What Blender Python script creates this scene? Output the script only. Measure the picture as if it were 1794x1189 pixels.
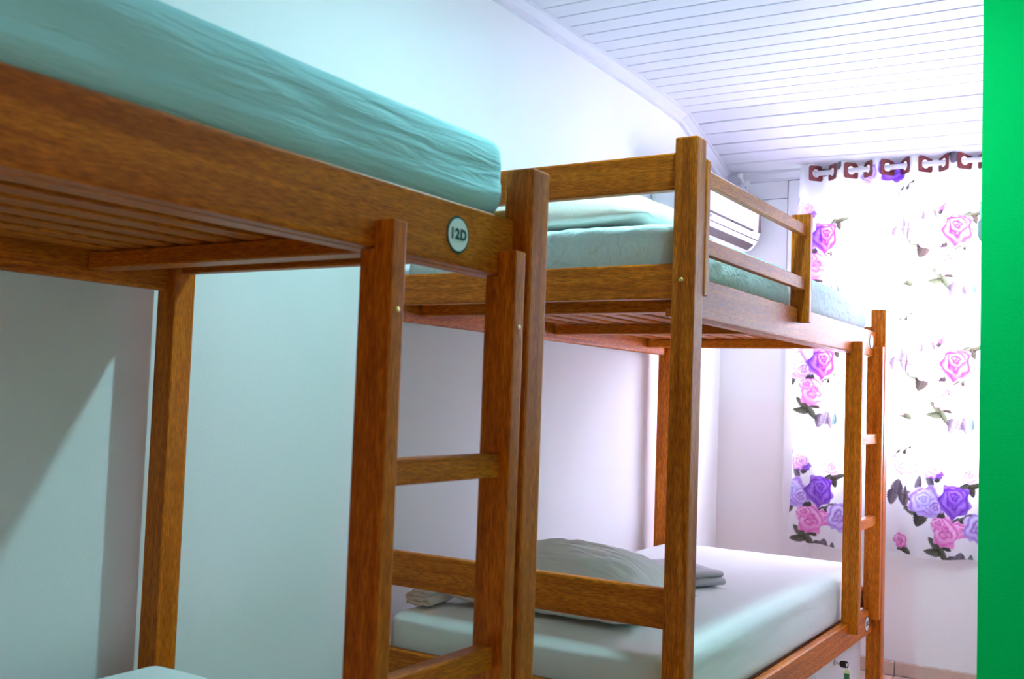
import bpy, bmesh, math, random
import numpy as np
from mathutils import Vector, Matrix, noise

# ------------------------------------------------------------------ scene, camera, light
scene = bpy.context.scene
for o in list(bpy.data.objects):
    bpy.data.objects.remove(o)
C = scene.collection
random.seed(4)
LIFT = 0.063            # everything is laid out from the skirting top; lifted at the end so the floor is z = 0

scene.view_settings.view_transform = 'Standard'
scene.view_settings.look = 'None'
scene.view_settings.gamma = 1.0
scene.view_settings.use_curve_mapping = False
scene.view_settings.exposure = 0.25

CAM = Vector((1.8689, 0.0, 1.1477))
YAW, PIT, ROL, FPX = 0.5664, 0.0555, 0.0357, 1785.74
fw = Vector((-math.sin(YAW)*math.cos(PIT), math.cos(YAW)*math.cos(PIT), math.sin(PIT)))
rt = Vector((math.cos(YAW), math.sin(YAW), 0)); up = rt.cross(fw)
r2 = rt*math.cos(ROL) + up*math.sin(ROL); u2 = -rt*math.sin(ROL) + up*math.cos(ROL)
cam_d = bpy.data.cameras.new('camera'); cam = bpy.data.objects.new('camera', cam_d); C.objects.link(cam)
cam_d.sensor_width = 36.0; cam_d.sensor_fit = 'HORIZONTAL'; cam_d.lens = FPX/1794*36
M = Matrix.Identity(4)
for i in range(3):
    M[i][0], M[i][1], M[i][2], M[i][3] = r2[i], u2[i], -fw[i], CAM[i]
cam.matrix_world = M
cam_d.dof.use_dof = True; cam_d.dof.focus_distance = 3.2; cam_d.dof.aperture_fstop = 6.3
cam_d.clip_start = 0.05
scene.camera = cam

world = bpy.data.worlds.new('sky'); scene.world = world; world.use_nodes = True
bg = world.node_tree.nodes['Background']       # plain bright overcast sky
bg.inputs[0].default_value = (0.92, 0.90, 1.0, 1); bg.inputs[1].default_value = 8.0

DAY_POWER = 1180.0
def area_light(name, loc, rot, sx, sy, power, col, portal=False):
    l = bpy.data.lights.new(name, 'AREA'); l.shape = 'RECTANGLE'; l.size = sx; l.size_y = sy
    l.energy = power; l.color = col; l.cycles.is_portal = portal
    o = bpy.data.objects.new(name, l); C.objects.link(o); o.location = loc; o.rotation_euler = rot
    return o
# daylight outside the window
area_light('window_daylight', (0.955, 5.62, 2.05), (math.radians(-72), 0, 0), 1.8, 1.8, DAY_POWER, (0.85, 0.86, 1.0))
# added fill light behind the camera, warms the shadows; no known source there
area_light('added_warm_fill', (1.75, -1.24, 1.0), (math.pi/2, 0, 0), 0.85, 2.0, 0.40, (1.0, 0.52, 0.03))
LAMP_POWER = 1450.0
LAMP_COLOR = (0.43, 0.86, 0.93)

# ------------------------------------------------------------------ helpers
def link(name, me, mat, parent=None, smooth=False):
    o = bpy.data.objects.new(name, me); C.objects.link(o)
    if mat is not None:
        me.materials.clear(); me.materials.append(mat)
    if smooth:
        me.polygons.foreach_set('use_smooth', [True]*len(me.polygons))
    if parent is not None:
        o.parent = parent
    return o

def tag(o, label=None, cat=None, group=None, kind=None):
    if label: o['label'] = label
    if cat: o['category'] = cat
    if group: o['group'] = group
    if kind: o['kind'] = kind
    return o

def root(name, loc, label, cat, group=None):
    o = bpy.data.objects.new(name, None); C.objects.link(o); o.location = loc
    o.empty_display_size = 0.05
    return tag(o, label, cat, group)

def bm_mesh(bm, name):
    me = bpy.data.meshes.new(name); bm.normal_update(); bm.to_mesh(me); bm.free(); return me

def off(parent):
    return Vector(parent['at']) if parent is not None and 'at' in parent.keys() else (parent.location.copy() if parent is not None else Vector((0, 0, 0)))

def abs_loc(parent):
    v = Vector((0, 0, 0))
    while parent is not None:
        v += parent.location; parent = parent.parent
    return v

def box(name, a, b, mat, parent=None, bev=0.0, seg=2):
    """a box given by two world corners, origin at its own centre"""
    a, b = Vector(a), Vector(b); c = (a+b)/2; s = b-a
    bm = bmesh.new(); bmesh.ops.create_cube(bm, size=1.0)
    for v in bm.verts:
        v.co = Vector((v.co.x*s.x, v.co.y*s.y, v.co.z*s.z))
    if bev:
        bmesh.ops.bevel(bm, geom=bm.edges[:], offset=bev, segments=seg, affect='EDGES', profile=0.6)
    o = link(name, bm_mesh(bm, name), mat, parent)
    o.location = c - abs_loc(parent)
    return o

def prism(name, pts, axis, lo, hi, mat, parent=None, bev=0.0, seg=2):
    """polygon pts extruded along axis ('x','y','z') from lo to hi (world coordinates)"""
    bm = bmesh.new()
    def P(p, t):
        return {'x': Vector((t, p[0], p[1])), 'y': Vector((p[0], t, p[1])), 'z': Vector((p[0], p[1], t))}[axis]
    A = [bm.verts.new(P(p, lo)) for p in pts]; B = [bm.verts.new(P(p, hi)) for p in pts]
    n = len(pts)
    bm.faces.new(A); bm.faces.new(B[::-1])
    for i in range(n):
        bm.faces.new((A[i], B[i], B[(i+1) % n], A[(i+1) % n]))
    bmesh.ops.recalc_face_normals(bm, faces=bm.faces[:])
    if bev:
        bmesh.ops.bevel(bm, geom=bm.edges[:], offset=bev, segments=seg, affect='EDGES', profile=0.6)
    c = sum((v.co for v in bm.verts), Vector())/len(bm.verts)
    for v in bm.verts:
        v.co -= c
    o = link(name, bm_mesh(bm, name), mat, parent); o.location = c - abs_loc(parent)
    return o

def lathe(name, prof, mat, at, axis='z', parent=None, n=24, smooth=True):
    """profile (radius, height) turned about an axis; origin at at"""
    bm = bmesh.new(); rings = []
    for r, h in prof:
        ring = []
        for k in range(n):
            t = 2*math.pi*k/n; x, y = r*math.cos(t), r*math.sin(t)
            ring.append(bm.verts.new({'z': (x, y, h), 'x': (h, x, y), 'y': (y, h, x)}[axis]))
        rings.append(ring)
    for i in range(len(rings)-1):
        for k in range(n):
            bm.faces.new((rings[i][k], rings[i][(k+1) % n], rings[i+1][(k+1) % n], rings[i+1][k]))
    if prof[0][0] > 1e-6: bm.faces.new(rings[0][::-1])
    if prof[-1][0] > 1e-6: bm.faces.new(rings[-1])
    bmesh.ops.remove_doubles(bm, verts=bm.verts[:], dist=1e-6)
    bmesh.ops.recalc_face_normals(bm, faces=bm.faces[:])
    o = link(name, bm_mesh(bm, name), mat, parent, smooth); o.location = Vector(at) - abs_loc(parent)
    return o

def tube(name, pts, r, mat, parent=None, n=10):
    bm = bmesh.new(); rings = []; pts = [Vector(p) for p in pts]
    for i, p in enumerate(pts):
        d = (pts[min(i+1, len(pts)-1)] - pts[max(i-1, 0)]).normalized()
        a = d.orthogonal().normalized(); b = d.cross(a)
        rings.append([bm.verts.new(p + a*r*math.cos(2*math.pi*k/n) + b*r*math.sin(2*math.pi*k/n)) for k in range(n)])
    for i in range(len(rings)-1):
        for k in range(n):
            bm.faces.new((rings[i][k], rings[i][(k+1) % n], rings[i+1][(k+1) % n], rings[i+1][k]))
    bm.faces.new(rings[0][::-1]); bm.faces.new(rings[-1])
    bmesh.ops.recalc_face_normals(bm, faces=bm.faces[:])
    c = sum((v.co for v in bm.verts), Vector())/len(bm.verts)
    for v in bm.verts: v.co -= c
    o = link(name, bm_mesh(bm, name), mat, parent, True); o.location = c - abs_loc(parent)
    return o

# ------------------------------------------------------------------ materials
def new_mat(name):
    m = bpy.data.materials.new(name); m.use_nodes = True
    return m, m.node_tree.nodes, m.node_tree.links, m.node_tree.nodes['Principled BSDF']

def plain(name, col, rough=0.5, metal=0.0, bump=0.0, bscale=80.0, var=0.0, vscale=3.0, spec=0.5):
    m, N, L, p = new_mat(name)
    p.inputs['Base Color'].default_value = (*col, 1); p.inputs['Roughness'].default_value = rough
    p.inputs['Metallic'].default_value = metal; p.inputs['Specular IOR Level'].default_value = spec
    tc = N.new('ShaderNodeTexCoord')
    nz = N.new('ShaderNodeTexNoise'); nz.inputs['Scale'].default_value = bscale; nz.inputs['Detail'].default_value = 4
    L.new(tc.outputs['Object'], nz.inputs['Vector'])
    if bump:
        b = N.new('ShaderNodeBump'); b.inputs['Strength'].default_value = bump; b.inputs['Distance'].default_value = 0.002
        L.new(nz.outputs['Fac'], b.inputs['Height']); L.new(b.outputs['Normal'], p.inputs['Normal'])
    if var:
        n2 = N.new('ShaderNodeTexNoise'); n2.inputs['Scale'].default_value = vscale; n2.inputs['Detail'].default_value = 5
        L.new(tc.outputs['Object'], n2.inputs['Vector'])
        r = N.new('ShaderNodeValToRGB')
        r.color_ramp.elements[0].position = 0.3; r.color_ramp.elements[1].position = 0.7
        r.color_ramp.elements[0].color = (*[c*(1-var) for c in col], 1); r.color_ramp.elements[1].color = (*col, 1)
        L.new(n2.outputs['Fac'], r.inputs['Fac']); L.new(r.outputs['Color'], p.inputs['Base Color'])
    return m

def wood(axis):
    m, N, L, p = new_mat('varnished_wood_' + axis)
    tc = N.new('ShaderNodeTexCoord'); oi = N.new('ShaderNodeObjectInfo')
    add = N.new('ShaderNodeVectorMath'); add.operation = 'MULTIPLY_ADD'
    rnd = N.new('ShaderNodeCombineXYZ')
    for k in range(3):
        L.new(oi.outputs['Random'], rnd.inputs[k])
    add.inputs[1].default_value = (7.3, 11.1, 5.7)
    L.new(rnd.outputs['Vector'], add.inputs[0]); L.new(tc.outputs['Object'], add.inputs[2])
    def stretched(across, along):
        mp = N.new('ShaderNodeMapping')
        mp.inputs['Scale'].default_value = tuple(along if a == axis else across for a in 'xyz')
        L.new(add.outputs['Vector'], mp.inputs['Vector']); return mp
    # broad growth bands
    wv = N.new('ShaderNodeTexNoise'); wv.inputs['Scale'].default_value = 1.0; wv.inputs['Detail'].default_value = 3; wv.inputs['Distortion'].default_value = 1.2
    L.new(stretched(34, 1.5).outputs['Vector'], wv.inputs['Vector'])
    # short pores
    fine = N.new('ShaderNodeTexNoise'); fine.inputs['Scale'].default_value = 1.0; fine.inputs['Detail'].default_value = 5; fine.inputs['Roughness'].default_value = 0.65
    L.new(stretched(520, 42).outputs['Vector'], fine.inputs['Vector'])
    r1 = N.new('ShaderNodeValToRGB'); e = r1.color_ramp.elements
    e[0].position = 0.28; e[0].color = (0.440, 0.090, 0.003, 1)
    e[1].position = 0.75; e[1].color = (0.790, 0.220, 0.010, 1)
    k = e.new(0.5); k.color = (0.630, 0.150, 0.005, 1)
    L.new(wv.outputs['Fac'], r1.inputs['Fac'])
    r2_ = N.new('ShaderNodeValToRGB'); r2_.color_ramp.elements[0].position = 0.36; r2_.color_ramp.elements[1].position = 0.62
    r2_.color_ramp.elements[0].color = (0.40, 0.34, 0.28, 1); r2_.color_ramp.elements[1].color = (1.2, 1.2, 1.16, 1)
    L.new(fine.outputs['Fac'], r2_.inputs['Fac'])
    mx = N.new('ShaderNodeMix'); mx.data_type = 'RGBA'; mx.blend_type = 'MULTIPLY'; mx.inputs['Factor'].default_value = 0.85
    L.new(r1.outputs['Color'], mx.inputs['A']); L.new(r2_.outputs['Color'], mx.inputs['B'])
    L.new(mx.outputs['Result'], p.inputs['Base Color'])
    p.inputs['Roughness'].default_value = 0.42; p.inputs['Specular IOR Level'].default_value = 0.2
    b = N.new('ShaderNodeBump'); b.inputs['Strength'].default_value = 0.25; b.inputs['Distance'].default_value = 0.001
    L.new(fine.outputs['Fac'], b.inputs['Height']); L.new(b.outputs['Normal'], p.inputs['Normal'])
    return m

def cloth(name, col, streak=(10, 70, 70), strength=0.5, dist=0.004):
    m, N, L, p = new_mat(name)
    tc = N.new('ShaderNodeTexCoord'); mp = N.new('ShaderNodeMapping'); mp.inputs['Scale'].default_value = streak
    nz = N.new('ShaderNodeTexNoise'); nz.inputs['Scale'].default_value = 1.0; nz.inputs['Detail'].default_value = 4; nz.inputs['Distortion'].default_value = 0.6
    L.new(tc.outputs['Object'], mp.inputs['Vector']); L.new(mp.outputs['Vector'], nz.inputs['Vector'])
    wv = N.new('ShaderNodeTexNoise'); wv.inputs['Scale'].default_value = 900; wv.inputs['Detail'].default_value = 2
    L.new(tc.outputs['Object'], wv.inputs['Vector'])
    b = N.new('ShaderNodeBump'); b.inputs['Strength'].default_value = strength; b.inputs['Distance'].default_value = dist
    L.new(nz.outputs['Fac'], b.inputs['Height'])
    b2 = N.new('ShaderNodeBump'); b2.inputs['Strength'].default_value = 0.15; b2.inputs['Distance'].default_value = 0.0006
    L.new(wv.outputs['Fac'], b2.inputs['Height']); L.new(b.outputs['Normal'], b2.inputs['Normal']); L.new(b2.outputs['Normal'], p.inputs['Normal'])
    p.inputs['Base Color'].default_value = (*col, 1); p.inputs['Roughness'].default_value = 0.9; p.inputs['Specular IOR Level'].default_value = 0.2
    p.inputs['Sheen Weight'].default_value = 0.15
    return m

WX, WY, WZ = wood('x'), wood('y'), wood('z')
WALL = plain('white_wall_paint', (0.89, 0.89, 0.89), 0.75, bump=0.25, bscale=220, var=0.03, vscale=2.0, spec=0.2)
WARM_BOUNCE = plain('warm_bounce_paint', (0.62, 0.42, 0.12), 0.7)  # colour of the unseen near wall, picked to warm the bounced light
GREEN = plain('green_wall_paint', (0.0, 0.56, 0.12), 0.7, bump=0.5, bscale=160, spec=0.04)
PVC = plain('white_pvc', (0.64, 0.64, 0.69), 0.5, spec=0.2)
SEAM_SHADE = plain('shaded_seam_backing', (0.30, 0.32, 0.42), 0.8)  # shade in the gaps between planks, put into the backing colour
TILE = plain('beige_marbled_tile', (0.64, 0.46, 0.37), 0.3, var=0.22, vscale=9.0)
GROUT = plain('dark_grout', (0.09, 0.06, 0.05), 0.9)
WHITE_PAINT = plain('white_gloss_paint', (0.80, 0.80, 0.82), 0.4)
WHITE_PLASTIC = plain('white_plastic', (0.82, 0.82, 0.82), 0.35)
GREY_PLASTIC = plain('grey_plastic', (0.45, 0.48, 0.52), 0.45)
DARK_SLOT = plain('dark_slot', (0.05, 0.03, 0.03), 0.6)
BLUE_PRINT = plain('blue_print', (0.12, 0.2, 0.5), 0.5)
STEEL = plain('steel', (0.6, 0.58, 0.55), 0.3, 1.0)
BRASS = plain('brass', (0.75, 0.55, 0.2), 0.3, 1.0)
BLACK_PLASTIC = plain('black_plastic', (0.018, 0.014, 0.010), 0.4)
TAG_GREEN = plain('green_tag_card', (0.04, 0.16, 0.08), 0.5)
TAG_CLEAR = plain('pale_yellow_tag', (0.75, 0.75, 0.35), 0.4)
STICKER = plain('sticker_white', (0.90, 0.94, 0.95), 0.4)
STICKER_INK = plain('sticker_teal_ink', (0.008, 0.065, 0.070), 0.5)
SHEET_AQUA = cloth('aqua_sheet', (0.47, 0.88, 0.94), (60, 6, 60), 0.9, 0.008)
SHEET_CRUMPLE = cloth('crumpled_aqua_sheet', (0.70, 0.86, 0.86), (44, 26, 34), 1.0, 0.010)
SHEET_WHITE = cloth('white_sheet', (0.84, 0.87, 0.86), (20, 6, 30), 0.35, 0.004)
PILLOW_WHITE = cloth('white_pillowcase', (0.86, 0.84, 0.80), (14, 30, 14), 0.7, 0.008)
PILLOW_STRIPE = cloth('grey_pillowcase', (0.84, 0.83, 0.80), (5, 34, 8), 0.7, 0.007)
TOWEL = cloth('grey_folded_cloth', (0.52, 0.50, 0.52), (60, 60, 60), 0.5, 0.003)
MAROON = plain('maroon_eyelet', (0.16, 0.022, 0.022), 0.45)

# ------------------------------------------------------------------ room shell
XW = -0.025; YN = -1.2; YF = 4.965; XR = 2.5; ZF = -LIFT; PX = 1.474; PY = 2.90
floor = box('floor', (XW-0.1, YN-0.1, ZF-0.10), (XR+0.1, YF+0.1, ZF-0.004), GROUT); tag(floor, 'beige marbled tile floor', None, None, 'structure')
tile_me = None
ts = 0.45
x0t, y0t = 0.85-ts*2, YF-0.012-ts*14
for i in range(7):
    for j in range(14):
        xa, ya = x0t+i*ts, y0t+j*ts
        if xa > XR or ya+ts < YN-0.05 or (xa > PX+0.12 and ya > PY+0.12):
            continue
        if tile_me is None:
            t = box('floor_tile', (xa+0.0015, ya+0.0015, ZF-0.006), (xa+ts-0.0015, ya+ts-0.0015, ZF), TILE, floor, 0.0015, 1); tile_me = t.data
        else:
            t = link('floor_tile', tile_me, None, floor); t.location = Vector((xa+ts/2, ya+ts/2, ZF-0.003)) - floor.location

ZT = 2.70
wl = box('wall_left', (XW-0.1, YN-0.1, ZF-0.05), (XW, YF+0.1, ZT), WALL); tag(wl, 'white painted left wall behind the bunks', None, None, 'structure')
# far wall with the window opening: one mesh of four blocks
WX0, WX1, WZ0, WZ1 = 0.49, 1.42, 0.985, 2.15
def blocks(name, lst, mat):
    bm = bmesh.new()
    for a, b in lst:
        g = bmesh.ops.create_cube(bm, size=1.0)['verts']
        for v in g:
            v.co = Vector([(a[i]+b[i])/2 + v.co[i]*(b[i]-a[i]) for i in range(3)])
    return link(name, bm_mesh(bm, name), mat)
wf = blocks('wall_far', [((XW-0.1, YF, ZF-0.05), (WX0, YF+0.12, ZT)), ((WX1, YF, ZF-0.05), (XR+0.1, YF+0.12, ZT)),
                         ((WX0, YF, ZF-0.05), (WX1, YF+0.12, WZ0)), ((WX0, YF, WZ1), (WX1, YF+0.12, ZT))], WALL)
tag(wf, 'white far wall with the curtained window', None, None, 'structure')
wr = box('wall_right', (XR, YN-0.1, ZF-0.05), (XR+0.1, PY+0.05, ZT), WALL); tag(wr, 'unseen white right wall set close to bounce light', None, None, 'structure')  # out of view, set close in to bounce light onto the bunk fronts
wn = blocks('wall_near', [((XW-0.1, YN-0.1, ZF-0.05), (1.3, YN, ZT)), ((2.2, YN-0.1, ZF-0.05), (XR+0.1, YN, ZT)), ((1.3, YN-0.1, 2.05), (2.2, YN, ZT)), ((1.2, YN-0.3, ZF-0.05), (2.3, YN-0.26, ZT)), ], WARM_BOUNCE)  # out of view; door opening added to let the warm fill light in
tag(wn, 'unseen near wall tinted for warm bounce light, with an added door opening', None, None, 'structure')
wp = box('wall_partition', (PX, PY, ZF-0.05), (XR, PY+0.12, ZT), GREEN, None, 0.003, 2); tag(wp, 'bright green painted partition wall', None, None, 'structure')
ws = box('wall_passage', (PX+0.002, PY+0.118, ZF-0.05), (PX+0.12, YF, ZT), WALL); tag(ws, 'white side of the partition facing the far bunk', None, None, 'structure')

# ceiling: slab with individual plastic planks below it
seam_y = [3.014+0.0962*k for k in range(-45, 15)]
seam_z = []
for y in seam_y:
    seam_z.append(float(np.interp(y, [2.9, 3.785, 4.166, 4.356], [2.516, 2.509, 2.498, 2.488])))
for k in range(1, 8):
    seam_y.append(4.361+0.0925*k); seam_z.append(2.488-0.0292*k*(1 if k < 7 else 1))
def sag(x):
    return -0.02*(0.5-0.5*math.cos(math.pi*min(max(x, 0), 3.0)/1.5))
bm = bmesh.new()
prof = [(seam_y[0]-0.3, 2.545)] + [(y, z+0.020) for y, z in list(zip(seam_y, seam_z))[44:]] + [(5.06, seam_z[-1]+0.0)]
lo = [bm.verts.new((XW-0.1, y, z)) for y, z in prof]; lo2 = [bm.verts.new((XR+0.1, y, z)) for y, z in prof]
hi = [bm.verts.new((XW-0.1, y, z+0.05)) for y, z in prof]; hi2 = [bm.verts.new((XR+0.1, y, z+0.05)) for y, z in prof]
for i in range(len(prof)-1):
    bm.faces.new((lo[i], lo[i+1], lo2[i+1], lo2[i])); bm.faces.new((hi[i], hi2[i], hi2[i+1], hi[i+1]))
ceil = link('ceiling', bm_mesh(bm, 'ceiling'), SEAM_SHADE); tag(ceil, 'white plank ceiling sloping down at the window', None, None, 'structure')
# one shared plank
bm = bmesh.new(); nx = 20; pw = 0.0968; xs = [XW + (XR-XW)*i/nx for i in range(nx+1)]
cs = [(-pw/2+0.0020, 0.010), (-pw/2+0.0020, 0.003), (-pw/2+0.0055, 0.0), (pw/2-0.0055, 0.0), (pw/2-0.0020, 0.003), (pw/2-0.0020, 0.010)]
rows = [[bm.verts.new((x, c[0], c[1]+sag(x))) for c in cs] for x in xs]
for i in range(nx):
    for k in range(len(cs)):
        bm.faces.new((rows[i][k], rows[i+1][k], rows[i+1][(k+1) % 6], rows[i][(k+1) % 6]))
bm.faces.new(rows[0]); bm.faces.new(rows[-1][::-1])
bmesh.ops.recalc_face_normals(bm, faces=bm.faces[:])
plank_me = bm_mesh(bm, 'ceiling_plank'); plank_me.materials.append(PVC)
for i in range(len(seam_y)-1):
    p = link('ceiling_plank', plank_me, None, ceil)
    dy, dz = seam_y[i+1]-seam_y[i], seam_z[i+1]-seam_z[i]
    p.location = (0, (seam_y[i]+seam_y[i+1])/2, (seam_z[i]+seam_z[i+1])/2); p.rotation_euler = (math.atan2(dz, dy), 0, 0)

# mouldings where ceiling and walls meet
def cornice(name, pts):
    """pts: (y, z of the ceiling line); L-shaped white moulding on the left wall"""
    bm = bmesh.new(); sec = [(XW, 0.012), (0.032, 0.012), (0.032, -0.004), (0.020, -0.006), (-0.004, -0.024), (-0.008, -0.040), (XW, -0.042)]
    R_ = [[bm.verts.new((x, y, z+dz)) for x, dz in sec] for y, z in pts]
    for i in range(len(R_)-1):
        for k in range(len(sec)):
            bm.faces.new((R_[i][k], R_[i+1][k], R_[i+1][(k+1) % 7], R_[i][(k+1) % 7]))
    bm.faces.new(R_[0]); bm.faces.new(R_[-1][::-1]); bmesh.ops.recalc_face_normals(bm, faces=bm.faces[:])
    o = link(name, bm_mesh(bm, name), PVC); return tag(o, 'white plastic moulding between left wall and ceiling', None, None, 'structure')
cornice('trim_1', [(YN, 2.516), (2.9, 2.516), (3.785, 2.509), (4.166, 2.498), (4.358, 2.487)])
cornice('trim_2', [(4.360, 2.487), (4.905, 2.316), (4.962, 2.298)])
t3 = prism('trim_3', [(YF, 2.34), (YF-0.058, 2.335), (YF-0.058, 2.300), (YF-0.046, 2.298), (YF-0.020, 2.280), (YF-0.016, 2.268), (YF, 2.266)], 'x', XW+0.005, PX, PVC)
tag(t3, 'white plastic moulding above the window', None, None, 'structure')
# painted boards on the far wall left of the window and the window casing
for za, zb in ((2.180, 2.268), (1.760, 2.176)):
    box('wall_board', (XW+0.002, YF-0.010, za), (0.312, YF+0.0, zb), WHITE_PAINT, wf, 0.0015, 1)
cs_ = box('trim_4', (0.316, YF-0.020, 0.40), (0.452, YF, 2.264), WHITE_PAINT, None, 0.006, 2); tag(cs_, 'white upright board beside the curtain', None, None, 'structure')
# skirting tiles along the far wall
bb = box('baseboard_far', (XW, YF-0.004, ZF), (PX, YF+0.001, 0.0), GROUT); tag(bb, 'skirting of beige tiles under the window', None, None, 'structure')
for xa, xb in ((XW+0.002, 0.405), (0.408, 0.848), (0.8515, 1.296), (1.2995, PX-0.001)):
    box('skirting_tile', (xa, YF-0.012, ZF+0.002), (xb, YF-0.001, 0.0), TILE, bb, 0.0015, 1)

# window behind the curtain
win = root('window_1', (0.955, YF+0.06, WZ0), 'white framed sliding window behind the floral curtain', None); win['kind'] = 'structure'
for a, b in (((WX0, YF+0.03, WZ0), (WX0+0.03, YF+0.09, WZ1)), ((WX1-0.03, YF+0.03, WZ0), (WX1, YF+0.09, WZ1)),
             ((WX0+0.03, YF+0.03, WZ0), (WX1-0.03, YF+0.09, WZ0+0.03)), ((WX0+0.03, YF+0.03, WZ1-0.03), (WX1-0.03, YF+0.09, WZ1))):
    box('window_frame', a, b, WHITE_PAINT, win, 0.003, 1)
mg, N, L, p = new_mat('window_glass')
tr = N.new('ShaderNodeBsdfTransparent'); gl = N.new('ShaderNodeBsdfGlossy'); gl.inputs['Roughness'].default_value = 0.02
ms = N.new('ShaderNodeMixShader'); ms.inputs[0].default_value = 0.06
tr.inputs[0].default_value = (0.94, 0.97, 0.96, 1)
L.new(tr.outputs[0], ms.inputs[1]); L.new(gl.outputs[0], ms.inputs[2]); L.new(ms.outputs[0], N['Material Output'].inputs['Surface'])
xm = (WX0+WX1)/2
for k, (xa, xb, yy) in enumerate(((WX0+0.03, xm+0.012, YF+0.045), (xm-0.012, WX1-0.03, YF+0.07))):
    sash = box('sash_rail', (xa, yy-0.008, WZ0+0.03), (xb, yy+0.008, WZ0+0.055), WHITE_PAINT, win, 0.002, 1)
    box('sash_rail', (xa, yy-0.008, WZ1-0.055), (xb, yy+0.008, WZ1-0.03), WHITE_PAINT, win, 0.002, 1)
    box('sash_stile', (xa, yy-0.008, WZ0+0.055), (xa+0.024, yy+0.008, WZ1-0.055), WHITE_PAINT, win, 0.002, 1)
    box('sash_stile', (xb-0.024, yy-0.008, WZ0+0.055), (xb, yy+0.008, WZ1-0.055), WHITE_PAINT, win, 0.002, 1)
    box('pane', (xa+0.024, yy-0.002, WZ0+0.055), (xb-0.024, yy+0.002, WZ1-0.055), mg, win)

# ------------------------------------------------------------------ bunk beds
P_ = 0.0562; XFR = 0.9742; XBK = 0.0775; BED_L = 1.93; RAIL_X = 0.9404
R1, R0, L1, L0 = 1.4485, 1.349, 0.386, 0.295
def sticker(bed, y, z, text):
    s = lathe('number_sticker', [(0.0, 0.0004), (0.0295, 0.0004), (0.0295, -0.0006), (0.0, -0.0006)][::-1], STICKER_INK, (RAIL_X+0.0008, y, z), 'x', bed, 48, False)
    s['label'] = 'round white number sticker with dark teal rim'
    d = lathe('sticker_face', [(0.0, -0.0004), (0.0258, -0.0004), (0.0258, 0.0004), (0.0, 0.0004)], STICKER, (RAIL_X+0.0015, y, z), 'x', s, 48, False)
    if text:
        cu = bpy.data.curves.new('lettering', 'FONT'); cu.body = text; cu.align_x = 'CENTER'; cu.align_y = 'CENTER'
        cu.size = 0.0225; cu.offset = 0.0012; cu.extrude = 0.0002; cu.space_character = 1.16
        tmp = bpy.data.objects.new('lettering_tmp', cu); C.objects.link(tmp)
        dg = bpy.context.evaluated_depsgraph_get(); me = bpy.data.meshes.new_from_object(tmp.evaluated_get(dg)); bpy.data.objects.remove(tmp)
        t = link('lettering', me, STICKER_INK, s); t.rotation_euler = (math.pi/2, 0, math.pi/2)
        t.location = Vector((RAIL_X+0.0022, y, z)) - abs_loc(s)

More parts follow.
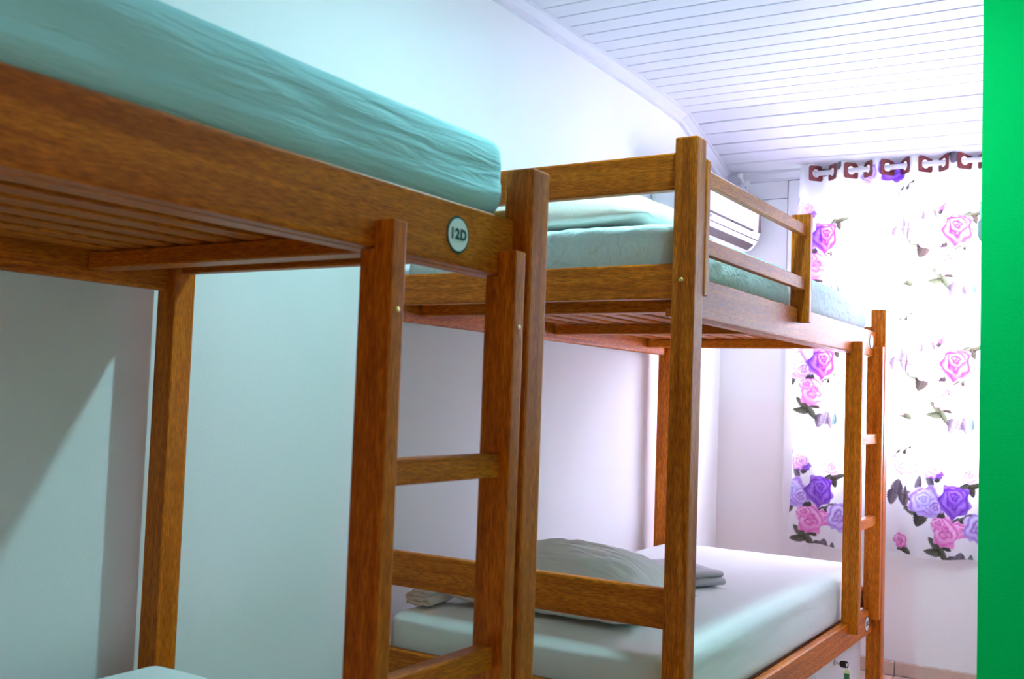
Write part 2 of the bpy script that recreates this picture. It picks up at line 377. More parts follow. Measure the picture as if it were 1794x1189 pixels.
def bunk(ya, label, head_near, guard, stickers):
    """ya = far post's near face"""
    yb = ya - BED_L                     # near post's near face
    bed = root('bunk_bed', (0.5, (ya+yb)/2, ZF), label, 'bunk bed', 'wooden bunk beds along the wall')
    zlow, zhi = 1.536, 1.7625
    hb = zhi if head_near else zlow
    for x in (XFR-P_, XBK-P_):
        pb = box('post', (x, ya, ZF), (x+P_, ya+P_, zlow), WZ, bed, 0.005, 3)
        pb2 = box('post', (x, yb, ZF), (x+P_, yb+P_, zhi), WZ, bed, 0.005, 3)
    y0, y1 = yb+P_, ya
    # side rails, upper and lower, front and back
    for za, zb in ((R0, R1), (L0, L1)):
        box('side_rail', (RAIL_X-0.028, y0, za), (RAIL_X, y1, zb), WY, bed, 0.007, 3)
        box('side_rail', (0.028, y0, za), (0.056, y1, zb), WY, bed, 0.007, 3)
        box('slat_ledger', (0.880, y0, za), (RAIL_X-0.028, y1, za+0.022), WY, bed, 0.002, 1)
        # end rails
        for yy in (yb+0.014, ya+0.014):
            dz = 0.038 if za == R0 else 0.083
            box('end_rail', (XBK, yy, za+dz), (XFR-P_, yy+0.028, za+dz+0.083), WX, bed, 0.005, 2)
        # cross bearers and lengthwise slats
        for q in (0.175, 0.955, 1.725):
            yc = ya - q
            box('cross_bearer', (0.0565, yc-0.025, za+0.0225), (0.906, yc+0.025, za+0.057), WX, bed, 0.003, 1)
        for k in range(10):
            xa = 0.092 + k*0.0825
            box('slat', (xa, y0+0.03, za+0.0575), (xa+0.050, y1-0.004, za+0.0725), WY, bed, 0.002, 1)
    # head boards at the near end
    yy = yb+0.014
    box('head_board', (XBK, yy, 1.642), (XFR-P_, yy+0.028, 1.731), WX, bed, 0.005, 2)
    box('head_board', (XBK, yy, 0.628), (XFR-P_, yy+0.028, 0.720), WX, bed, 0.005, 2)
    # ladder hooked over the rails
    for off_ in (0.366, 0.048):
        ys = ya - off_
        prof = [(0.917, L1+0.001), (0.9412, L1+0.001), (0.9412, 0.352), (0.976, 0.352), (0.976, 1.388), (0.9412, 1.388), (0.9412, R0-0.001), (0.917, R0-0.001)]
        prism('ladder_stile', prof, 'y', ys, ys+0.030, WZ, bed, 0.003, 2)
    for zr in (1.015, 0.706):
        box('ladder_rung', (0.930, ya-0.336, zr), (0.960, ya-0.048, zr+0.038), WY, bed, 0.004, 2)
    # guard rail
    if guard:
        for ys, zt, zb in ((y0+0.001, 1.718, 1.398), (y0+0.842, 1.734, 1.402)):
            prism('guard_post', [(0.917, R1+0.001), (0.9412, R1+0.001), (0.9412, zb), (0.976, zb), (0.976, zt), (0.917, zt)], 'y', ys, ys+0.026, WZ, bed, 0.003, 2)
        for za, zb in ((1.500, 1.537), (1.667, 1.700)):
            box('guard_plank', (0.943, y0+0.027, za), (0.964, y0+0.842, zb), WY, bed, 0.003, 2)
    # bolts
    for yy, z in ((yb, 1.428),):
        lathe('bolt', [(0.0, -0.003), (0.004, -0.003), (0.006, -0.001), (0.006, 0.001)], BRASS, (XFR-P_+0.024, yy, z), 'y', bed, 12)
    for off_ in (0.366, 0.048):
        lathe('bolt', [(0.004, -0.001), (0.004, 0.001), (0.0, 0.0015)], BRASS, (0.976, ya-off_+0.016, 1.262), 'x', bed, 10)
    for y, z, t in stickers:
        sticker(bed, y, z, t)
    return bed

YA, YC = 1.4557, 4.1024
near_bed = bunk(YA, 'nearest dark-stained wooden bunk bed with ladder and round 12D sticker', True, False, [(1.290, 1.397, '12D')])
far_bed = bunk(YC, 'reddish wooden bunk bed by the window with headboard and guard rail', True, True, [(4.021, 1.405, ''), (4.019, 0.340, '12C')])

# ------------------------------------------------------------------ mattresses and pillows
def mattress(name, x0, x1, y0, y1, z0, z1, mat, label, rad=0.045, wr=0.004, seed=0, crumple=0.0, step=0.016, rail=None, bulge=0.022):
    sx, sy, sz = x1-x0, y1-y0, z1-z0
    hx, hy, hz = sx/2, sy/2, sz/2
    bm = bmesh.new()
    def side(n1, n2, f):
        g = [[bm.verts.new(f(-1+2*i/n1, -1+2*j/n2)) for j in range(n2+1)] for i in range(n1+1)]
        for i in range(n1):
            for j in range(n2):
                bm.faces.new((g[i][j], g[i+1][j], g[i+1][j+1], g[i][j+1]))
    nx, ny, nz = max(8, int(sx/step)), max(8, int(sy/step)), max(8, int(sz/step*1.3))
    side(nx, ny, lambda a, b: (a*hx, b*hy, hz)); side(nx, ny, lambda a, b: (a*hx, b*hy, -hz))
    side(ny, nz, lambda a, b: (hx, a*hy, b*hz)); side(ny, nz, lambda a, b: (-hx, a*hy, b*hz))
    side(nx, nz, lambda a, b: (a*hx, hy, b*hz)); side(nx, nz, lambda a, b: (a*hx, -hy, b*hz))
    bmesh.ops.remove_doubles(bm, verts=bm.verts[:], dist=1e-5)
    bmesh.ops.recalc_face_normals(bm, faces=bm.faces[:])
    for v in bm.verts:
        p = v.co.copy(); q = Vector((max(-hx+rad, min(hx-rad, p.x)), max(-hy+rad, min(hy-rad, p.y)), max(-hz+rad, min(hz-rad, p.z))))
        d = p-q
        n = d.normalized() if d.length > 1e-9 else Vector((0, 0, 1))
        if d.length > 1e-9: p = q + n*rad
        # sheet tension folds run along the length, fading over the top
        s = noise.fractal(Vector((p.x*7+seed, p.y*2.2, p.z*16+seed)), 1.0, 2.0, 3)
        w = wr*s*(1.0 if p.z < hz-0.02 else 0.5)
        if crumple:
            w += crumple*noise.fractal(Vector((p.x*22, p.y*16+p.z*9, p.z*24+seed)), 1.0, 2.0, 3)
        low = min(1.0, max(0.0, (p.z+hz-0.028)/0.03))       # lies flat in the frame at the bottom
        p += n*(w-0.002)*low
        p.z += 0.010*(1-(p.x/hx)**2)*(1-(p.y/hy)**4) if p.z > 0 else 0
        if rail is not None:                                # bulges over the side rail, tucked in between the corner posts
            t = min(1.0, max(0.0, (p.z+(z0+z1)/2-rail-0.004)/0.016)); t = t*t*(3-2*t)
            p.x += bulge*t*max(0.0, (p.x/hx))**6
            c = min(1.0, max(0.0, (abs(p.x)-(hx-0.05))/0.05)); p.y -= math.copysign(0.012*c*c, p.y) if abs(p.y) > hy-0.06 else 0
        v.co = p
    o = link(name, bm_mesh(bm, name), mat, None, True); o.location = ((x0+x1)/2, (y0+y1)/2, (z0+z1)/2)
    return tag(o, label, 'mattress', 'sheeted mattresses on the bunks')

MZ = R0+0.0735; LZ = L0+0.0735
mattress('mattress', 0.080, 0.908, -0.41, 1.463, MZ, 1.588, SHEET_AQUA, 'aqua sheeted mattress on the top bunk above the 12D sticker', wr=0.006, seed=1, rail=R1, rad=0.034)
mattress('mattress', 0.080, 0.902, 2.221, 4.108, MZ, 1.580, SHEET_CRUMPLE, 'crumpled aqua sheeted mattress behind the guard rail', wr=0.004, seed=7, crumple=0.004, rail=R1, bulge=0.006)
mattress('mattress', 0.080, 0.908, -0.41, 1.463, LZ, 0.568, SHEET_WHITE, 'pale mattress on the lower bunk at the bottom left corner', seed=3)
mattress('mattress', 0.080, 0.908, 2.219, 4.110, LZ, 0.552, SHEET_WHITE, 'white sheeted mattress on the lower bunk by the window', wr=0.003, seed=9, rad=0.04)

def pillow(name, c, sx, sy, sz, mat, label, rz=0.0, seed=0, fold=0.010, ex=2.6, tilt=0.0):
    n1, n2 = 56, 44; bm = bmesh.new(); hx, hy = sx/2, sy/2
    def surf(top):
        g = []
        for i in range(n1+1):
            row = []
            for j in range(n2+1):
                u, v = -1+2*i/n1, -1+2*j/n2
                h = max(0.0, 1-abs(u)**ex)**0.55*max(0.0, 1-abs(v)**ex)**0.55
                pin = 1-0.05*(1-abs(u))*0 - 0.06*(abs(v)**2)*(1-abs(u)**2) if abs(v) > abs(u) else 1-0.05*(abs(u)**2)*(1-abs(v)**2)
                x, y = u*hx*pin, v*hy*pin
                f = noise.fractal(Vector((x*6+seed, y*15, seed*1.7)), 1.0, 2.0, 3)*fold*h
                z = h*sz + f if top else -min(h, 0.35)*0.03
                row.append(bm.verts.new((x, y, z + 0.012*(1-h)+0.004*noise.noise(Vector((x*20, y*20, seed))))))
            g.append(row)
        for i in range(n1):
            for j in range(n2):
                bm.faces.new((g[i][j], g[i+1][j], g[i+1][j+1], g[i][j+1]))
    surf(True); surf(False)
    bmesh.ops.remove_doubles(bm, verts=bm.verts[:], dist=5e-4)
    bmesh.ops.recalc_face_normals(bm, faces=bm.faces[:])
    zmin = min(v.co.z for v in bm.verts)
    for v in bm.verts: v.co.z -= zmin
    o = link(name, bm_mesh(bm, name), mat, None, True); o.location = c; o.rotation_euler = (tilt, 0, rz)
    return tag(o, label, 'pillow', 'pillows at the head of the far bunk')
pillow('pillow', (0.450, 2.600, 0.561), 0.59, 0.47, 0.160, PILLOW_STRIPE, 'plump grey-white pillow on the lower bunk mattress by the window', 0.03, 3)
pillow('pillow', (0.450, 2.500, 1.589), 0.70, 0.46, 0.125, PILLOW_WHITE, 'white pillow on the upper mattress behind the headboard plank', 0.0, 8, 0.014)

# loose end of the pillowcase is part of the lower pillow; folded cloth lies on the mattress
def folded_cloth(name, c, sx, sy, layers, t, mat, label, cat, rz=0.0):
    bm = bmesh.new()
    # continuous zig-zag sheet profile in x-z, folded back and forth
    pts = []
    for k in range(layers):
        z = t*(k+0.5); a, b = (-sx/2, sx/2) if k % 2 == 0 else (sx/2, -sx/2)
        inset = 0.006*k
        a = a*(1-inset/sx*2); b = b*(1-inset/sx*2)
        for s in range(9):
            pts.append((a+(b-a)*s/8, z + 0.002*math.sin(s*1.3+k)))
        if k < layers-1:
            sg = 1 if b > 0 else -1
            for s in (0.25, 0.5, 0.75):
                pts.append((b+sg*t*0.5*math.sin(math.pi*s), z+t*s))
    th = t*0.40; rows = []
    for i, (x, z) in enumerate(pts):
        x0, z0 = pts[max(i-1, 0)]; x1, z1 = pts[min(i+1, len(pts)-1)]
        d = Vector((x1-x0, 0, z1-z0)).normalized(); n = Vector((-d.z, 0, d.x))
        row = []
        for s in (-1, 1):
            for j in range(7):
                y = sy*(-0.5+j/6) if s < 0 else sy*(0.5-j/6)
                w = 0.0015*noise.noise(Vector((x*20, y*18, z*40)))
                row.append(bm.verts.new(Vector((x, y, z)) + n*(s*th+w)))
        rows.append(row)
    m_ = len(rows[0])
    for i in range(len(rows)-1):
        for j in range(m_):
            bm.faces.new((rows[i][j], rows[i+1][j], rows[i+1][(j+1) % m_], rows[i][(j+1) % m_]))
    bm.faces.new(rows[0]); bm.faces.new(rows[-1][::-1]); bmesh.ops.recalc_face_normals(bm, faces=bm.faces[:])
    o = link(name, bm_mesh(bm, name), mat, None, True); o.location = c; o.rotation_euler = (0, 0, rz)
    return tag(o, label, cat)
folded_cloth('folded_cloth', (0.515, 3.165, 0.566), 0.28, 0.20, 4, 0.011, TOWEL, 'small folded grey cloth on the white lower mattress beyond the pillow', 'cloth', -0.5)
folded_cloth('folded_sheet', (0.122, 2.36, 0.558), 0.07, 0.13, 4, 0.012, PILLOW_WHITE, 'bunched white cloth at the wall end of the lower pillow', 'cloth', 0.1)

# ------------------------------------------------------------------ locker under the far bunk
LX = 0.902
lk = root('under_bed_locker', (0.55, 3.17, ZF), 'white under-bed locker with a key in its door below the far bunk', 'locker')
box('body', (0.12, 2.24, ZF+0.002), (LX-0.019, 4.096, L0-0.008), WHITE_PAINT, lk, 0.002, 1)
for k, (ya_, yb_) in enumerate(((2.24, 2.857), (2.861, 3.476), (3.480, 4.096))):
    d = box('door', (LX-0.018, ya_, ZF+0.012), (LX, yb_, L0-0.004), WHITE_PAINT, lk, 0.002, 1)
    yk = 3.715 if k == 2 else (ya_+yb_)/2
    lathe('lock', [(0.010, 0.0), (0.011, 0.003), (0.008, 0.005), (0.0075, 0.007), (0.0, 0.007)], STEEL, (LX, yk, 0.250), 'x', d, 20)
    if k == 2:
        key = box('key', (LX+0.007, yk-0.001, 0.246), (LX+0.020, yk+0.001, 0.254), STEEL, d, 0.0005, 1)
        # black bow with a slot for the ring
        bm = bmesh.new(); outer = []; inner = []
        n = 28
        def sq(t, a, b, e): return (math.copysign(abs(math.cos(t))**e, math.cos(t))*a, math.copysign(abs(math.sin(t))**e, math.sin(t))*b)
        for s in (-0.0018, 0.0018):
            outer.append([bm.verts.new((0.034+sq(2*math.pi*i/n, 0.015, 0.012, 0.6)[0], s, sq(2*math.pi*i/n, 0.015, 0.012, 0.6)[1])) for i in range(n)])
            inner.append([bm.verts.new((0.044+sq(2*math.pi*i/n, 0.0022, 0.006, 0.7)[0], s, sq(2*math.pi*i/n, 0.0022, 0.006, 0.7)[1])) for i in range(n)])
        for i in range(n):
            j = (i+1) % n
            bm.faces.new((outer[0][i], outer[0][j], inner[0][j], inner[0][i])); bm.faces.new((outer[1][j], outer[1][i], inner[1][i], inner[1][j]))
            bm.faces.new((outer[0][j], outer[0][i], outer[1][i], outer[1][j])); bm.faces.new((inner[0][i], inner[0][j], inner[1][j], inner[1][i]))
        bmesh.ops.recalc_face_normals(bm, faces=bm.faces[:])
        bow = link('key_bow', bm_mesh(bm, 'key_bow'), BLACK_PLASTIC, d); bow.location = Vector((LX, yk, 0.250)) - abs_loc(d); bow['label'] = 'black plastic key head'
        xr_ = LX+0.044
        tube('key_ring', [(xr_, yk+0.006*math.sin(a), 0.2385+0.0055*math.cos(a)) for a in np.linspace(0, 2*math.pi*0.97, 16)], 0.0007, STEEL, d, 6)
        prism('key_tag', [(xr_-0.011, 0.185), (xr_+0.011, 0.185), (xr_+0.011, 0.224), (xr_+0.006, 0.233), (xr_-0.006, 0.233), (xr_-0.011, 0.224)], 'y', yk-0.001, yk+0.001, TAG_CLEAR, d)
        tg = box('tag_card', (xr_-0.0085, yk-0.0018, 0.190), (xr_+0.0085, yk+0.0018, 0.220), TAG_GREEN, d); tg['label'] = 'dark green card in key tag'

# ------------------------------------------------------------------ air conditioner on the left wall
acx = 0.195
ac = root('air_conditioner', (XW, 4.50, 1.90), 'white split air conditioner on the left wall behind the guard rail', 'air conditioner')
y0a, y1a = 4.075, 4.905
prof = [(XW, 1.925), (0.10, 1.905), (0.150, 1.915), (acx-0.014, 1.955), (acx, 2.000), (acx+0.004, 2.10), (acx-0.006, 2.165), (acx-0.03, 2.19), (XW, 2.192)]
bd = prism('body', prof, 'y', y0a, y1a, WHITE_PLASTIC, ac, 0.010, 3)
box('front_panel', (acx-0.006, y0a+0.075, 1.998), (acx+0.006, y1a-0.055, 2.150), WHITE_PLASTIC, ac, 0.004, 2)
for ya_, yb_ in ((4.20, 4.475), (4.487, 4.775)):
    box('panel_groove', (acx-0.004, ya_, 1.992), (acx+0.0075, yb_, 1.9985), DARK_SLOT, ac)
box('louvre_gap', (acx-0.05, y0a+0.02, 1.9595), (acx-0.009, y1a-0.02, 1.963), DARK_SLOT, ac)
# outlet: slanted dark slot below
bm = bmesh.new(); vs = [bm.verts.new(q) for q in ((0.150, 4.15, 1.9115), (0.150, 4.83, 1.9115), (0.180, 4.83, 1.9355), (0.180, 4.15, 1.9355), (0.154, 4.15, 1.9065), (0.154, 4.83, 1.9065), (0.184, 4.83, 1.9305), (0.184, 4.15, 1.9305))]
for f in ((0, 1, 2, 3), (4, 7, 6, 5), (0, 4, 5, 1), (1, 5, 6, 2), (2, 6, 7, 3), (3, 7, 4, 0)): bm.faces.new([vs[i] for i in f])
bmesh.ops.recalc_face_normals(bm, faces=bm.faces[:])
o = link('air_outlet', bm_mesh(bm, 'air_outlet'), DARK_SLOT, ac); o.location = -ac.location
box('side_stripe', (acx-0.004, y1a-0.040, 1.998), (acx+0.0068, y1a-0.014, 2.120), plain('taupe_plastic', (0.16, 0.10, 0.12), 0.4), ac, 0.002, 1)
for k in range(5):
    box('badge_mark', (acx-0.002, 4.165+k*0.016, 1.972), (acx+0.0035, 4.177+k*0.016, 1.984), BLUE_PRINT, ac)

# ------------------------------------------------------------------ curtain, rod, bracket
ROD_Y, ROD_Z = 4.888, 2.274
RX0, RS = 0.467, 0.083
cx0, cx1, cz0, cz1 = 0.386, 1.452, 0.496, 2.316
def wave(x, z):
    t = (z-cz0)/(cz1-cz0)
    amp = 0.014+0.016*t**1.5
    ph = math.pi*(x-RX0)/RS + 0.5*(1-t)*np.sin(3.1*x+1.0)
    return ROD_Y + amp*np.sin(ph) + 0.006*(1-t)*np.sin(7*x+2*z)
nxc, nzc = 356, 607
gx = np.linspace(cx0, cx1, nxc); gz = np.linspace(cz0, cz1, nzc)
X, Z = np.meshgrid(gx, gz)                     # rows: z
Yc = wave(X, Z)
edge = 0.006*np.sin(9*Z)*(np.exp(-(X-cx0)/0.05))
drop = 0.008*np.sin(math.pi*(X-RX0)/RS*0.5+0.7)*np.exp(-(Z-cz0)/0.1) + 0.006*np.cos(math.pi*(X-RX0)/RS)*np.exp(-(cz1-Z)/0.02)
co = np.stack([X+edge-0.010*(1-(Z-cz0)/(cz1-cz0))*np.exp(-(X-cx0)/0.2), Yc, Z+drop], -1).reshape(-1, 3)

# --- the floral print, as colour data on the cloth
PXP, PZP = 0.588, 0.606
col = np.ones((nzc, nxc, 3))*np.array([0.86, 0.86, 0.88])
def nz2(x, z, s, seed):
    return (np.sin(x*s*1.0+seed*1.3+1.7*np.sin(z*s*0.8+seed)) + np.sin(z*s*1.2+seed*2.1+1.5*np.sin(x*s*0.9-seed)))*0.5
Xp = Zp = None; WIN = None
def window(x, z, r):
    """restrict drawing to the patch of cloth around (x, z); False when it misses the cloth"""
    global Xp, Zp, WIN
    i0, i1 = np.searchsorted(gx, x-r), np.searchsorted(gx, x+r); j0, j1 = np.searchsorted(gz, z-r), np.searchsorted(gz, z+r)
    if i1 <= i0 or j1 <= j0: return False
    WIN = (slice(j0, j1), slice(i0, i1)); Xp, Zp = X[WIN], Z[WIN]
    return True
def lay(mask, c):
    m = np.clip(mask, 0, 1)[..., None]; col[WIN] = col[WIN]*(1-m)+c*m
PAL = dict(
    purple=((0.30, 0.12, 0.58), (0.17, 0.03, 0.36), (0.52, 0.34, 0.78)),
    lilac=((0.55, 0.42, 0.80), (0.30, 0.10, 0.50), (0.80, 0.74, 0.92)),
    pink=((0.85, 0.32, 0.68), (0.60, 0.08, 0.40), (0.93, 0.66, 0.86)),
    pale=((0.80, 0.55, 0.82), (0.45, 0.12, 0.50), (0.90, 0.80, 0.92)),
    blue=((0.55, 0.48, 0.85), (0.32, 0.25, 0.66), (0.80, 0.78, 0.95)))
def rose(cx, cz, R, pal, seed, squash=1.0):
    base, dark, light = [np.array(c) for c in PAL[pal]]
    if not window(cx, cz, R*1.5): return
    dx, dz = (Xp-cx), (Zp-cz)/squash
    r = np.hypot(dx, dz); th = np.arctan2(dz, dx)
    sil = R*(0.88 + 0.08*np.cos(5*th+seed) + 0.06*np.cos(8*th+seed*2.3) + 0.025*np.cos(13*th+seed*1.1))
    mask = np.clip((sil-r)/0.003+0.5, 0, 1)
    sp = r/R*15 + 1.1*np.sin(3*th+seed) + 0.7*np.sin(5*th-seed*1.7+r/R*4) + 1.0*nz2(dx, dz, 90, seed)
    pet = (np.sin(sp)+1)/2
    grain = 0.5+0.5*nz2(dx, dz, 190, seed+2)
    c = base[None, None]*(1-pet[..., None]) + light[None, None]*pet[..., None]
    c = c*(0.86+0.14*grain[..., None])
    ln = np.clip((np.abs(np.mod(sp, 2*np.pi)-np.pi*1.5) < 0.50), 0, 1)*np.clip(1.25-r/R, 0, 1)
    c = c*(1-0.75*ln[..., None])+dark*0.75*ln[..., None]
    heart = np.exp(-(r/(R*0.22))**2)[..., None]
    c = c*(1-0.6*heart)+dark*0.6*heart
    lower = np.clip(-dz/R*0.9, 0, 0.6)[..., None]
    c = c*(1-lower)+(base*0.75+dark*0.25)*lower
    lay(mask, c)
def leaf(cx, cz, L_, W_, ang, tone, seed):
    if not window(cx, cz, L_*1.1): return
    a = math.radians(ang); dx, dz = Xp-cx, Zp-cz
    u = (dx*math.cos(a)+dz*math.sin(a))/L_; v = (-dx*math.sin(a)+dz*math.cos(a))/W_
    w = np.sqrt(np.clip(1-u*u, 0, 1))*(1-0.35*u)*(1+0.10*np.sin(u*22+seed))
    mask = np.clip((w-np.abs(v))*W_/0.0022+0.5, 0, 1)*(np.abs(u) < 1)
    c0, c1 = {'dark': ((0.050, 0.042, 0.036), (0.15, 0.13, 0.10)), 'olive': ((0.070, 0.072, 0.045), (0.21, 0.215, 0.165)), 'grey': ((0.13, 0.10, 0.13), (0.34, 0.30, 0.35)), 'teal': ((0.08, 0.11, 0.12), (0.26, 0.31, 0.32))}[tone]
    vein = np.clip(1-np.abs(v)/0.10, 0, 1) + 0.6*np.clip(1-np.abs(np.sin((u*7+np.abs(v)*2.2)))/0.22, 0, 1)
    mixv = np.clip(0.35+0.45*v+0.5*vein, 0, 1)[..., None]
    lay(mask*0.96, np.array(c0)*(1-mixv)+np.array(c1)*mixv)
def stem(x0, z0, x1, z1, w=0.0018):
    if not window((x0+x1)/2, (z0+z1)/2, 0.08): return
    d = np.array([x1-x0, z1-z0]); l2 = (d**2).sum()
    t = np.clip(((Xp-x0)*d[0]+(Zp-z0)*d[1])/l2, 0, 1)
    r = np.hypot(Xp-x0-t*d[0], Zp-z0-t*d[1])
    lay(np.clip((w-r)/0.0016+0.5, 0, 1)*0.85, np.array([0.16, 0.11, 0.10]))
def bud(cx, cz, R, seed):
    leaf(cx-0.012, cz-R*0.95, R*0.75, R*0.30, 112, 'grey', seed); leaf(cx+0.026, cz-R*0.75, R*0.5, R*0.28, 60, 'dark', seed)
    rose(cx+0.004, cz-R*0.55, R*0.55, 'purple', seed+2, 0.7)
    rose(cx, cz, R, 'pale', seed, 0.9)
    rose(cx+0.032, cz-0.018, R*0.48, 'purple', seed+1, 1.1); rose(cx+0.014, cz+0.004, R*0.62, 'pale', seed+4)
def motif(ox, oz, sd):
    # leaf sprays first, flowers over them
    for x, z, L_, W_, a, tn in ((0.930, 0.700, 0.036, 0.019, 165, 'olive'), (0.962, 0.664, 0.036, 0.026, 250, 'dark'), (1.042, 0.694, 0.032, 0.021, 330, 'dark'), (0.998, 0.690, 0.02, 0.012, 300, 'grey'),
                                (1.020, 0.672, 0.022, 0.007, 300, 'dark'),
                                (0.862, 0.800, 0.034, 0.026, 80, 'grey'), (0.840, 0.752, 0.036, 0.022, 260, 'grey'), (0.884, 0.748, 0.034, 0.015, 285, 'grey'), (0.898, 0.776, 0.032, 0.010, 85, 'grey'), (0.922, 0.762, 0.028, 0.020, 340, 'grey'), (0.902, 0.735, 0.03, 0.011, 262, 'grey'),
                                (0.956, 0.824, 0.034, 0.013, 80, 'grey'),
                                (1.135, 0.672, 0.030, 0.010, 35, 'olive'), (1.148, 0.648, 0.026, 0.018, 290, 'dark'), (1.165, 0.690, 0.018, 0.010, 30, 'olive'),
                                (1.093, 0.672, 0.028, 0.008, 75, 'dark'), (1.106, 0.662, 0.028, 0.007, 45, 'dark'),
                                (1.020, 0.560, 0.036, 0.015, 130, 'olive'), (1.016, 0.524, 0.036, 0.016, 175, 'olive'), (1.062, 0.512, 0.040, 0.014, 300, 'olive'), (1.074, 0.548, 0.026, 0.013, 330, 'dark'),
                                (1.098, 0.478, 0.036, 0.026, 250, 'grey'), (1.128, 0.494, 0.034, 0.026, 75, 'grey'), (1.150, 0.470, 0.032, 0.016, 285, 'grey'), (1.172, 0.490, 0.03, 0.012, 85, 'teal'),
                                (1.148, 0.820, 0.028, 0.011, 200, 'olive'), (1.176, 0.800, 0.026, 0.014, 285, 'dark'), (1.196, 0.828, 0.030, 0.011, 20, 'olive'),
                                (0.884, 0.520, 0.022, 0.012, 200, 'olive'), (0.905, 0.516, 0.024, 0.015, 330, 'olive'),
                                (0.905, 0.968, 0.030, 0.009, 40, 'dark'), (0.860, 0.950, 0.026, 0.008, 60, 'dark'), (0.926, 0.948, 0.022, 0.012, 290, 'teal')):
        leaf(x+ox, z+oz, L_, W_, a, tn, sd+x*10)
    for s in ((0.850, 0.770, 0.930, 0.762), (0.895, 0.700, 0.900, 0.800), (1.030, 0.545, 1.080, 0.590), (1.150, 0.812, 1.190, 0.830), (1.098, 0.640, 1.090, 0.690), (0.890, 0.51, 0.885, 0.56)):
        stem(s[0]+ox, s[1]+oz, s[2]+ox, s[3]+oz)
    rose(0.882+ox, 0.905+oz, 0.050, 'pale', sd+1, 1.15); rose(0.932+ox, 0.918+oz, 0.058, 'blue', sd+2, 1.1)
    bud(1.010+ox, 0.885+oz, 0.046, sd+3)
    rose(1.163+ox, 0.873+oz, 0.047, 'pale', sd+4)
    rose(0.985+ox, 0.742+oz, 0.082, 'lilac', sd+5, 0.95); rose(1.022+ox, 0.722+oz, 0.046, 'lilac', sd+6); rose(0.975+ox, 0.752+oz, 0.040, 'blue', sd+13)
    rose(1.106+ox, 0.752+oz, 0.074, 'purple', sd+7, 1.12); rose(1.110+ox, 0.772+oz, 0.046, 'purple', sd+8)
    rose(1.122+ox, 0.626+oz, 0.048, 'pink', sd+9, 0.9); rose(1.070+ox, 0.612+oz, 0.066, 'pink', sd+10, 1.15); rose(1.040+ox, 0.650+oz, 0.038, 'pink', sd+12, 0.8)
    rose(1.196+ox, 0.640+oz, 0.060, 'lilac', sd+11, 1.25)
    rose(0.880+ox, 0.556+oz, 0.036, 'pink', sd+14, 1.1)
for i in (-2, -1, 0, 1):
    for j in (-1, 0, 1, 2, 3):
        motif(i*PXP, j*PZP, 1.7)
# a large violet bloom at the heading
rose(0.826, 2.262, 0.070, 'purple', 5.0, 0.9); rose(0.720, 2.250, 0.05, 'lilac', 2.2)

idx = np.arange(nxc*nzc).reshape(nzc, nxc)
quads = np.stack([idx[:-1, :-1], idx[:-1, 1:], idx[1:, 1:], idx[1:, :-1]], -1).reshape(-1, 4)
# holes in the heading where the rod passes through the eyelets
qc = co[quads].mean(1); keep = np.ones(len(quads), bool)
for k in range(12):
    keep &= (((qc[:, 0]-(RX0+RS*k))/0.0135)**2 + ((qc[:, 2]-ROD_Z)/0.0205)**2) > 1
quads = quads[keep]
me = bpy.data.meshes.new('cloth_panel')
me.vertices.add(len(co)); me.vertices.foreach_set('co', co.ravel().astype(np.float32))
me.loops.add(quads.size); me.loops.foreach_set('vertex_index', quads.ravel().astype(np.int32))
me.polygons.add(len(quads)); me.polygons.foreach_set('loop_start', np.arange(0, quads.size, 4, dtype=np.int32))
me.polygons.foreach_set('use_smooth', np.ones(len(quads), dtype=bool))
me.update(calc_edges=True); me.validate()
at_ = me.color_attributes.new('print', 'FLOAT_COLOR', 'POINT')
at_.data.foreach_set('color', np.concatenate([np.clip(col, 0, 1).reshape(-1, 3), np.ones((nxc*nzc, 1))], 1).ravel().astype(np.float32))
mc, N, L, p = new_mat('printed_voile')
an = N.new('ShaderNodeAttribute'); an.attribute_name = 'print'
df = N.new('ShaderNodeBsdfDiffuse'); tl = N.new('ShaderNodeBsdfTranslucent'); ms = N.new('ShaderNodeMixShader'); ms.inputs[0].default_value = 0.45
gm = N.new('ShaderNodeGamma'); gm.inputs['Gamma'].default_value = 2.1      # dye is deeper in transmitted light
L.new(an.outputs['Color'], gm.inputs['Color']); L.new(gm.outputs['Color'], tl.inputs['Color']); L.new(an.outputs['Color'], df.inputs['Color'])
L.new(df.outputs[0], ms.inputs[1]); L.new(tl.outputs[0], ms.inputs[2]); L.new(ms.outputs[0], N['Material Output'].inputs['Surface'])
cur = root('window_curtain', (0.92, ROD_Y, cz0), 'white curtain printed with purple and pink roses over the window', 'curtain')
cl = link('cloth_panel', me, mc, cur); cl.location = -cur.location

# square eyelets gripping the rod
bm = bmesh.new(); n = 32; h = 0.037; ra = 0.0205
def sqp(t):
    c, s = math.cos(t), math.sin(t); k = h/max(abs(c), abs(s)); return (c*k, s*k)
rings = []
for (fn, y) in ((0, -0.0025), (1, -0.0025), (1, 0.0025), (0, 0.0025)):
    rings.append([bm.verts.new(((sqp(2*math.pi*(i+0.5)/n)[0], y, sqp(2*math.pi*(i+0.5)/n)[1]) if fn == 0 else (ra*math.cos(2*math.pi*(i+0.5)/n), y, ra*math.sin(2*math.pi*(i+0.5)/n)))) for i in range(n)])
for a in range(4):
    for i in range(n):
        bm.faces.new((rings[a][i], rings[a][(i+1) % n], rings[(a+1) % 4][(i+1) % n], rings[(a+1) % 4][i]))
bmesh.ops.recalc_face_normals(bm, faces=bm.faces[:])
eye_me = bm_mesh(bm, 'eyelet'); eye_me.materials.append(MAROON)
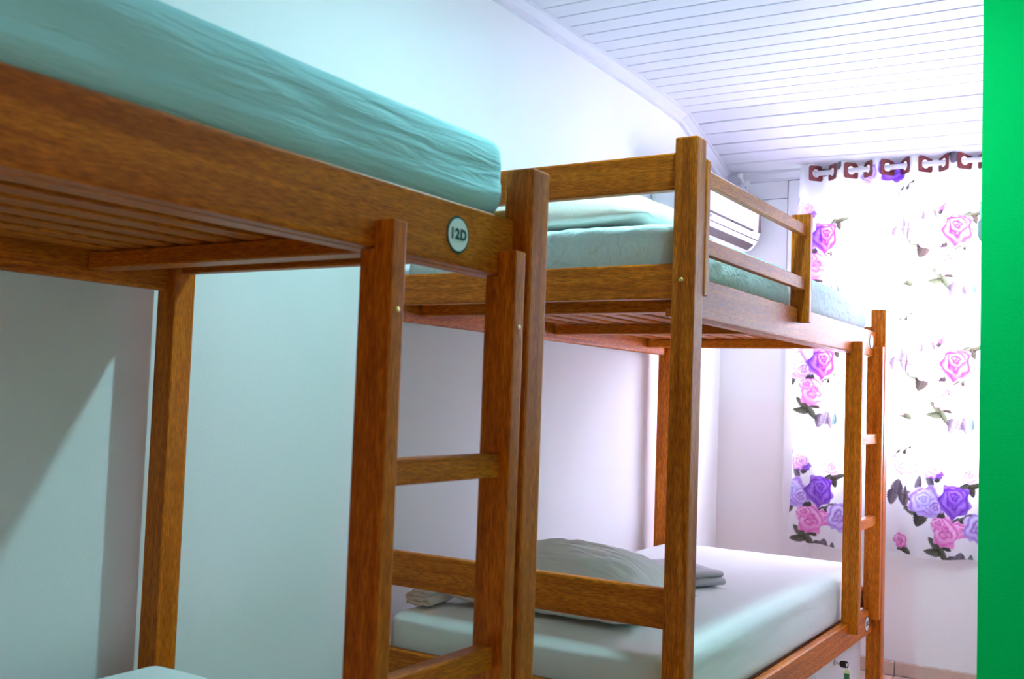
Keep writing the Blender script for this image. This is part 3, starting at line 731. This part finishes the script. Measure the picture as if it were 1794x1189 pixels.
for k in range(12):
    x = RX0+RS*k
    if x > cx1-0.02: break
    e = link('eyelet', eye_me, None, cur)
    sl = math.atan((0.030*math.pi/RS)*(1 if k % 2 == 0 else -1))
    nrm = Vector((math.sin(sl), -math.cos(sl), 0))
    e.location = Vector((x, ROD_Y, ROD_Z)) + nrm*0.003 - cur.location; e.rotation_euler = (0, 0, sl)
rod = root('curtain_rod', (0.95, ROD_Y, ROD_Z), 'white curtain rod threaded through the maroon eyelets', 'curtain rod')
lathe('tube', [(0.012, -0.49), (0.012, 0.52)], WHITE_PAINT, (0.95, ROD_Y, ROD_Z), 'x', rod, 20)
lathe('finial', [(0.0, -0.020), (0.011, -0.018), (0.016, -0.008), (0.016, 0.004), (0.0125, 0.010), (0.0, 0.010)], WHITE_PLASTIC, (0.452, ROD_Y, ROD_Z), 'x', rod, 20)
br = root('curtain_bracket', (0.09, YF, 2.26), 'white empty curtain rod bracket below the ceiling corner', 'bracket')
box('plate', (0.070, YF-0.020, 2.232), (0.118, YF-0.008, 2.286), WHITE_PLASTIC, br, 0.003, 2)
tube('arm', [(0.084, YF-0.015, 2.278), (0.084, YF-0.045, 2.284), (0.084, YF-0.060, 2.296)], 0.010, WHITE_PLASTIC, br, 12)
lathe('cup', [(0.0, -0.016), (0.012, -0.014), (0.016, 0.0), (0.013, 0.010), (0.0, 0.014)], WHITE_PLASTIC, (0.084, YF-0.064, 2.300), 'y', br, 16)
lathe('screw', [(0.0, -0.002), (0.003, -0.001), (0.003, 0.001), (0.0, 0.001)], DARK_SLOT, (0.098, YF-0.0205, 2.248), 'y', br, 10)

# ------------------------------------------------------------------ remote control in a holder on the hidden side of the green wall's edge
hx = PX+0.002
hd = root('remote_holder', (hx, 2.96, 1.60), 'pale plastic remote holder on the edge of the green wall', 'holder')
prism('pocket', [(hx, 1.606), (hx-0.010, 1.606), (hx-0.014, 1.616), (hx-0.014, 1.656), (hx-0.008, 1.662), (hx, 1.662)], 'y', 2.930, 2.990, GREY_PLASTIC, hd, 0.001, 1)
rc = root('remote_control', (hx-0.005, 2.96, 1.66), 'pale remote control standing in the holder on the green wall edge', 'remote control')
box('case', (hx-0.0105, 2.936, 1.6625), (hx-0.002, 2.984, 1.712), WHITE_PLASTIC, rc, 0.002, 2)
box('button_pad', (hx-0.0112, 2.944, 1.668), (hx-0.0104, 2.976, 1.69), GREY_PLASTIC, rc)

# ------------------------------------------------------------------ lamp over the aisle (above the frame)
lx, ly, lz = 1.08, 2.12, 2.470
lp = root('ceiling_lamp', (lx, ly, lz), 'small round white downlight on the ceiling over the aisle', 'lamp')
lathe('housing', [(0.0, 0.028), (0.062, 0.028), (0.066, 0.010), (0.060, 0.0), (0.044, 0.0), (0.042, 0.004), (0.0, 0.004)], WHITE_PLASTIC, (lx, ly, lz), 'z', lp, 32)
me_, N, L, p = new_mat('lit_lamp_disc')
em = N.new('ShaderNodeEmission'); em.inputs[0].default_value = (*LAMP_COLOR, 1); em.inputs[1].default_value = LAMP_POWER
L.new(em.outputs[0], N['Material Output'].inputs['Surface'])
lathe('diffuser', [(0.0, -0.001), (0.040, 0.0), (0.040, 0.0035), (0.0, 0.0035)], me_, (lx, ly, lz), 'z', lp, 20, False)

# ------------------------------------------------------------------ lift so the floor stands at zero
for o in scene.objects:
    if o.parent is None:
        o.location.z += LIFT
